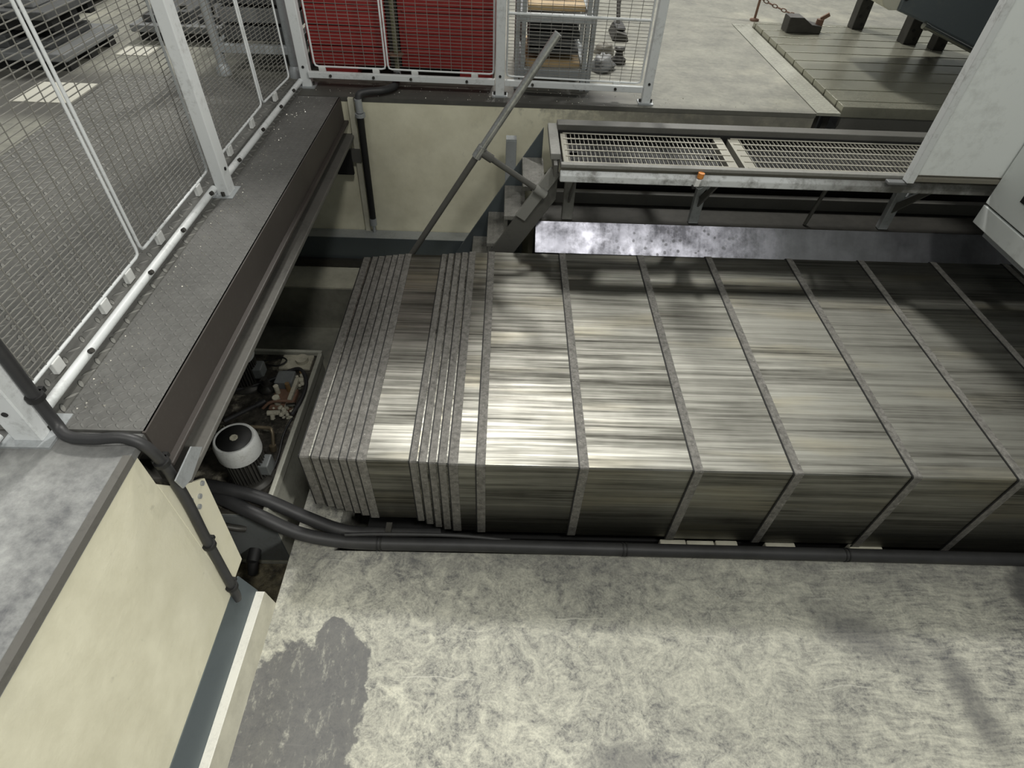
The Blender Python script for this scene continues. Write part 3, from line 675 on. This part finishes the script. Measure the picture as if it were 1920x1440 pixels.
# ================================================================== stairs and handrail
st_ = thing('pit_stairs', 'steep steel stairs with tread plate steps going down from the grating', 'stairs', (0, 2.5, PF))
for i in range(5):
    x0 = .078 - .0785 * i; z = -.182 - .1425 * i
    t_ = MB().box(x0, x0 + .098, 2.362, 2.655, z - .022, z).build('step', 'tread_step', st_, .003)
    MB().box(x0, x0 + .006, 2.362, 2.655, z - .045, z - .02).build('nosing', 'dark_steel', t_)
sl_ = [(.225, -.045), (.225, -.23), (-.165, -.850), (-.28, -.850)]
MB().prism(sl_, 'y', 2.348, 2.360).build('stringer', 'dark_steel', st_, .002)
MB().prism([(u - .055, v) for u, v in sl_], 'y', 2.656, 2.668).build('stringer', 'blue_steel', st_, .002)
MB().obar((.213, 2.346, -.098), (.072, 2.346, -.322), .02, .05, (.85, 0, -.53)).build('reinforcement', 'step_steel', st_, .003)
hr = thing('handrail', 'long sloping steel handrail pipe with a side branch beside the stairs', 'handrail', (0, 2.33, -.5))
MB().cyl((.176, 2.33, .415), (-.107, 2.33, -.023), .0155, 18).build('upper_pipe', 'rail_pipe', hr)
MB().cyl((-.107, 2.33, -.023), (-.52, 2.33, -.66), .0135, 18).build('lower_pipe', 'dark_steel', hr)
MB().cyl((-.093, 2.33, -.001), (-.121, 2.33, -.045), .020, 18).build('tee_collar', 'rail_pipe', hr)
MB().cyl((-.105, 2.33, -.02), (-.055, 2.33, -.052), .0175, 16).cyl((-.055, 2.33, -.052), (.14, 2.33, -.178), .0125, 16).build('branch', 'dark_steel', hr)
MB().cyl((.128, 2.33, -.172), (.176, 2.33, -.203), .0185, 16).build('socket', 'step_steel', hr)
bp = thing('box_post', 'upright grey square tube post standing behind the stairs', 'post', (.025, 2.69, PF))
MB().box(.000, .050, 2.665, 2.715, PF, -.112).build('post_tube', 'galvanised', bp, .003)
MB().box(.001, .049, 2.666, 2.714, -.112, -.108).build('end_cap', 'galvanised', bp)

# ================================================================== grating platform
pl = thing('grating_platform', 'narrow steel grating walkway on brackets in front of the back wall', 'platform', (1.0, 2.43, -.338))
GX0, GX1, GY0, GY1, GZ = .238, 2.2, 2.295, 2.590, -.038
bar0 = None
def bars(x0, x1):
    global bar0
    x = x0
    while x < x1:
        if bar0 is None: bar0 = (MB().box(x - .0013, x + .0013, GY0, GY1, GZ - .006, GZ - .001).build('grating_bar', 'grating_bar', pl), x)
        else: copy_part(bar0[0], pl, (x - bar0[1], 0, 0))
        x += .0186
bars(.265, .915); bars(1.04, 1.90)
for x0, x1 in ((.25, .955), (1.0, 2.2)):
    for i in range(6):
        y = GY0 + .004 + (GY1 - GY0 - .008) * i / 5
        MB().cyl((x0, y, GZ), (x1, y, GZ), .0032, 6).build('cross_rod', 'grating_top', pl)
for x0, x1 in ((.238, .262), (.922, .962), (.988, 1.036)):
    MB().box(x0, x1, GY0, GY1, GZ - .03, GZ - .001).build('end_band', 'grating_bar', pl, .002)
MB().box(.23, 2.6, 2.29, 2.60, -.075, -.070).build('grating_shade_sheet', 'black', pl)  # black sheet added so the gaps in the grating look dark
MB().box(.226, 2.6, 2.270, 2.296, -.050, -.036).build('front_angle', 'step_steel', pl, .002)
MB().box(.226, 2.6, 2.284, 2.292, -.075, -.05).build('front_web', 'rail_grime', pl)
MB().prism([(2.262, -.108), (2.292, -.108), (2.292, -.066), (2.278, -.066), (2.262, -.080)], 'x', .226, 2.6).build('front_tube', 'grimy_white', pl, .004)
MB().box(.226, 2.6, 2.600, 2.66, -.046, -.006).build('rear_channel', 'dark_steel', pl, .003)
MB().box(.226, 2.6, 2.592, 2.603, -.10, -.03).build('rear_web', 'black', pl)
MB().box(.186, .228, 2.345, 2.668, -.052, -.026).build('end_channel', 'step_steel', pl, .003)
MB().box(.200, .214, 2.29, 2.668, -.10, -.05).build('end_web', 'dark_steel', pl)
SH = -.378
for i, (x, w_) in enumerate(((.293, .05), (.887, .045), (1.79, .045))):
    lg = MB().box(x - w_ / 2, x + w_ / 2, 2.435, 2.465, SH + .002, -.07).build('leg', 'galvanised' if i else 'step_steel', pl, .003)
    MB().prism([(2.435, -.29), (2.435, -.24), (2.300, -.108), (2.27, -.108)], 'x', x - .004, x + .004).build('gusset', 'dark_steel', lg)
    if i: MB().obar((x + .005, 2.45, -.255), (x + (.11 if i == 1 else .22), 2.45, -.085), .03, .04, (1, 0, .8)).build('brace', 'galvanised', lg, .003)
MB().cyl((1.425, 2.46, -.375), (1.475, 2.46, -.08), .009, 10).build('thin_stay', 'dark_steel', pl)
sn = thing('signal_sensor', 'small white sensor with an orange head fixed to the platform edge', 'sensor', (.79, 2.26, -.10))
MB().prism([(.776, -.100), (.797, -.100), (.803, -.070), (.782, -.070)], 'y', 2.242, 2.262).build('sensor_body', 'plastic_white', sn, .003)
MB().cyl((.797, 2.256, -.066), (.799, 2.256, -.046), .0135, 14).build('orange_head', 'orange', sn)
MB().box(.772, .786, 2.245, 2.262, -.112, -.100).build('sensor_foot', 'black', sn, .002)
MB().tube([(.788, 2.25, -.105), (.81, 2.262, -.118), (.84, 2.28, -.112)], .002, 6).build('lead', 'galvanised', sn)
# machine shelf and splash sheet under the platform
ss = thing('splash_sheet', 'bent spotted splash sheet shining behind the way cover', 'splash sheet', (1.4, 2.3, -.6))
MB().prism([(2.420, SH), (2.318, -.482), (2.320, -.486), (2.426, SH - .003)], 'x', .148, 2.59).build('sloping_sheet', 'spotted', ss)
MB().box(.148, 2.59, 2.424, 2.60, SH - .004, SH).build('level_sheet', 'dark_iron', ss)
MB().box(.152, 2.59, 2.43, 2.60, -.84, SH - .006).build('support_body', 'black', ss)
MB().box(.19, 2.59, 2.602, 2.64, SH - .02, SH + .055).build('rear_ledge', 'dark_steel', ss, .004)
tag(MB().box(.2, 2.59, 2.73, 2.80, -.42, -.32).build('wall_channel', 'dark_iron', None, .005), 'dark steel channel along the back wall under the grating', 'channel')

# ================================================================== machine enclosure at the right
en = thing('sliding_door', 'white sliding machine door standing on the end of the grating', 'door', (2.0, 2.25, -.05))
MB().box(1.652, 2.55, 2.232, 2.257, -.014, 2.2).build('door_sheet', 'enclosure_paint', en, .003)
MB().box(1.625, 1.654, 2.218, 2.258, -.044, 2.2).build('door_edge', 'white_paint', en, .003)
MB().box(1.654, 2.55, 2.226, 2.257, -.040, -.022).build('bottom_rail', 'rail_grime', en, .002)
MB().box(1.56, 1.64, 2.230, 2.2615, -.058, -.046).build('guide_shoe', 'plate_grey', en, .003)
ep = thing('enclosure_panel', 'white machine enclosure side panel hanging over the way cover', 'panel', (2.03, 1.5, -.21))
MB().box(2.0, 2.04, -.6, 2.225, -.118, 2.2).build('main_sheet', 'enclosure_paint', ep, .003)
MB().box(1.999, 2.042, -.6, 2.225, -.206, -.126).build('lower_sheet', 'enclosure_paint', ep, .003)
MB().box(2.012, 2.04, -.6, 2.225, -.128, -.116).build('seam_gap', 'black', ep)
MB().box(1.994, 2.001, -.6, 2.06, -.02, 2.2).build('raised_door', 'enclosure_paint', ep, .003)
MB().box(1.996, 2.0008, -.6, 2.075, -.034, 2.2).build('door_seal', 'black', ep)
MB().box(2.02, 2.06, -.6, 2.16, -.235, -.206).build('drip_lip', 'galvanised', ep, .003)
ms = thing('enclosure_light_block', 'unseen dark block added to keep light out of the enclosure at the right', 'machine', (3.2, 1.3, -.3))  # dark block added out of view to stop light inside the enclosure
MB().box(2.62, 4.4, -.6, 2.24, -.30, 2.2).build('light_block_body', 'machine_grey', ms, .01)
MB().box(2.62, 4.4, 2.24, 2.80, -.33, 2.2).build('light_block_rear', 'machine_grey', ms, .01)

# ================================================================== slotted table
tb = thing('slotted_table', 'grey iron T-slot machine table at the back right', 'machine table', (2.8, 3.5, -.06))
YS = [2.839, 2.915, 3.067, 3.22, 3.372, 3.522, 3.669, 3.82, 3.962, 4.107, 4.251, 4.30]
for i in range(len(YS) - 1):
    a, b = YS[i] + (.006 if i else 0), YS[i + 1] - .006
    MB().box(1.585, 4.6, a, b, -.02, .03).build('table_strip', 'table_iron', tb, .002)
MB().box(1.595, 4.6, 2.845, 4.295, -.24, -.018).build('table_body', 'dark_steel', tb)
MB().box(1.586, 1.597, 2.84, 4.30, -.06, -.021).build('edge_band', 'dark_iron', tb)
MB().box(1.597, 4.6, 2.825, 2.846, -.115, -.10).build('front_groove', 'black', tb)
tag(MB().box(1.464, 1.578, 2.822, 4.35, -.010, .003).build('gutter_cover', 'tread_gutter'), 'tread plate cover strip beside the slotted table', 'cover plate')
tag(MB().box(1.472, 1.50, 2.86, 2.90, -.24, -.012).box(1.53, 1.56, 2.87, 2.90, -.24, -.012).build('gutter_support', 'dark_iron'), 'dark support under the front end of the tread cover strip', 'support')
ck = thing('clamp_block', 'dark clamp block with a hooked screw on the slotted table', 'clamp', (1.84, 4.1, .03))
MB().prism([(1.715, .03), (1.715, .115), (1.80, .115), (1.86, .08), (1.93, .07), (1.93, .03)], 'y', 4.06, 4.16).build('block', 'dark_iron', ck, .005)
MB().cyl((1.925, 4.11, .03), (1.925, 4.11, .10), .022, 12).obar((1.925, 4.11, .10), (1.965, 4.10, .13), .02, .02).build('hooked_screw', 'rust', ck)
for i, (x, y, w_) in enumerate(((2.225, 4.24, .075), (2.42, 3.95, .085), (2.54, 3.84, .07))):
    p_ = thing('riser_post', ['dark drilled riser post on the table, farthest back of three', 'dark drilled riser post on the table, middle of three', 'dark drilled riser post on the table, nearest the machine door'][i], 'post', (x, y, .03), 'drilled riser posts on the table')
    MB().box(x - w_ / 2, x + w_ / 2, y - w_ / 2, y + w_ / 2, .03, .62).build('post_body', 'dark_iron', p_, .004)
    for k in range(11):
        zz = .06 + k * .045; xo = x + (-.014 if k % 2 else .014)
        MB().cyl((xo, y - w_ / 2 + .001, zz), (xo, y - w_ / 2 - .0015, zz), .010, 10).build('drilled_hole', 'black', p_)
hd = thing('machine_head', 'dark blue grey machine head hanging above the slotted table', 'machine', (2.4, 3.5, .3))
MB().prism([(1.907, 0.324), (2.090, 0.271), (2.475, 0.148), (3.850, 0.148), (3.850, 3.6), (1.907, 3.6)], 'y', 3.30, 3.76).build('head_casting', 'machine_grey', hd, .01)
MB().prism([(1.801, 3.6), (1.801, 0.413), (1.810, 0.372), (1.833, 0.340), (1.870, 0.324), (1.911, 0.324), (1.911, 3.6)], 'y', 3.31, 3.76).build('rounded_nose', 'machine_cream', hd, .006)
for x, z in ((1.925, .381), (2.11, .468), (2.40, .322)): MB().cyl((x, 3.302, z), (x, 3.292, z), .013, 12).build('screw_head', 'black', hd)
MB().cyl((2.075, 3.285, .269), (2.42, 3.285, .153), .013, 14).cyl((2.06, 3.285, .274), (2.085, 3.285, .265), .017, 14).build('chrome_rod', 'chrome', hd)
ch = thing('barrier_chain', 'rusty chain hanging from a thin stand at the back of the table', 'chain', (1.645, 4.46, 0))
MB().cyl((1.645, 4.46, .0), (1.645, 4.46, .50), .008, 8).lathe([(.03, 0), (.03, .01), (.01, .015)], (1.645, 4.46, 0), 12).build('stand', 'rust', ch)
pts = [Vector((1.30, 4.62, .30)).lerp(Vector((1.90, 4.36, .05)), i / 21) for i in range(22)]
for i in range(21):
    a, b = pts[i], pts[i + 1]; sag = lambda t_: -.03 * math.sin(math.pi * t_)
    a = a + Vector((0, 0, sag(i / 21))); b = b + Vector((0, 0, sag((i + 1) / 21)))
    d_ = (b - a).normalized(); n_ = d_.cross(Vector((0, 0, 1))).normalized()
    if i % 2: n_ = d_.cross(n_)
    c_ = (a + b) / 2; L_ = (b - a).length * .62
    loop = [c_ + d_ * L_ * math.cos(q) + n_ * .009 * math.sin(q) for q in [2 * math.pi * j / 8 for j in range(9)]]
    MB().tube(loop, .003, 5, 1).build('chain_link', 'rust', ch)

# ================================================================== things on the hall floor at the left
def pallet(label, x0, x1, y0, y1, z0, mats, group='dark fixture pallets'):
    t_ = thing('fixture_pallet', label, 'pallet', ((x0 + x1) / 2, (y0 + y1) / 2, z0), group)
    for i in range(3):
        y = y0 + .04 + (y1 - y0 - .14) * i / 2
        MB().box(x0 + .02, x1 - .02, y, y + .06, z0, z0 + .05).build('runner', 'black', t_)
    MB().box(x0, x1, y0, y1, z0 + .05, z0 + .085).build('deck', mats[0], t_, .005)
    for i in range(3):
        a = x0 + .05 + (x1 - x0 - .1) * i / 3
        b_ = MB().box(a, a + (x1 - x0) / 3 - .07, y0 + .06, y1 - .08, z0 + .085, z0 + .12 + .02 * (i % 2)).build('fixture_plate', mats[1], t_, .005)
        MB().cyl((a + .06, y0 + .12, z0 + .12), (a + .06, y0 + .12, z0 + .155), .018, 10).build('locating_pin', 'dark_iron', b_)
pallet('dark fixture pallet nearest the left edge behind the fence', -2.75, -2.08, 2.98, 3.50, 0, ('plate_grey', 'pallet_dark'))
pallet('dark fixture pallet stacked on the one nearest the left edge', -2.72, -2.10, 3.02, 3.48, .16, ('pallet_dark', 'plate_grey'))
pallet('fixture pallet standing behind the stacked pair at the left', -3.3, -2.55, 3.75, 4.5, 0, ('pallet_dark', 'plate_grey'))
pallet('dark fixture pallet between the stacked pair and the steel rack', -2.02, -1.47, 3.50, 4.10, 0, ('plate_grey', 'pallet_dark'))
pallet('fixture pallet farthest back at the upper left', -2.35, -1.6, 4.5, 5.2, 0, ('pallet_dark', 'plate_grey'))
yb_ = thing('wooden_crate', 'yellowish wooden crate at the upper left corner behind the fence', 'crate', (-2.9, 3.6, .16))
MB().box(-3.15, -2.60, 3.52, 3.74, .0, .15).build('crate_base', 'rail_grime', yb_, .004)
for i in range(3): MB().box(-3.15, -2.60, 3.52, 3.54, .155 + i * .05, .20 + i * .05).build('plank', 'yellow_wood', yb_, .003)
for i in range(3): MB().box(-3.15, -2.60, 3.54 + i * .067, 3.60 + i * .067, .285, .305).build('plank', 'yellow_wood', yb_, .003)
tag(MB().box(-2.16, -1.90, 2.62, 2.86, .0, .004).build('floor_patch_sheet', 'paper'), 'pale floor patch built as a flat sheet at the left', 'paper')  # pale patch of the floor itself, built as a thin sheet
tag(MB().box(-2.02, -1.86, 3.28, 3.42, .0, .004).build('floor_patch_sheet', 'paper'), 'small pale floor patch built as a flat sheet between two dark pallets', 'paper')  # another pale floor patch made as a thin sheet

# ================================================================== swarf
random.seed(11)
def chips(name, label, n, fx):
    m = MB()
    for i in range(n):
        x, y, z = fx(); r = random.uniform(.0012, .0034); a = random.uniform(0, 6.28)
        m.add([(x + r * math.cos(a + k * 2.1), y + r * math.sin(a + k * 2.1), z) for k in range(3)] + [(x, y, z + r * 1.1)], [(0, 1, 3), (1, 2, 3), (2, 0, 3)])
    o = m.build(name, 'chip_metal', kind='stuff'); o['label'] = label; o['category'] = 'swarf'
chips('metal_chips', 'bright metal chips scattered on the tread plate beam', 170, lambda: (random.uniform(-.968, -.955) + abs(random.gauss(0, .05)), random.uniform(.82, 2.79), .0042))
chips('metal_chips', 'bright metal chips along the edge of the back floor', 130, lambda: (random.uniform(-.93, 1.4), random.uniform(2.825, 3.0), .0002))
chips('metal_chips', 'bright metal chips lying on the pit floor', 40, lambda: (random.uniform(-.6, 1.8), random.uniform(.3, .95), PF + .0002))
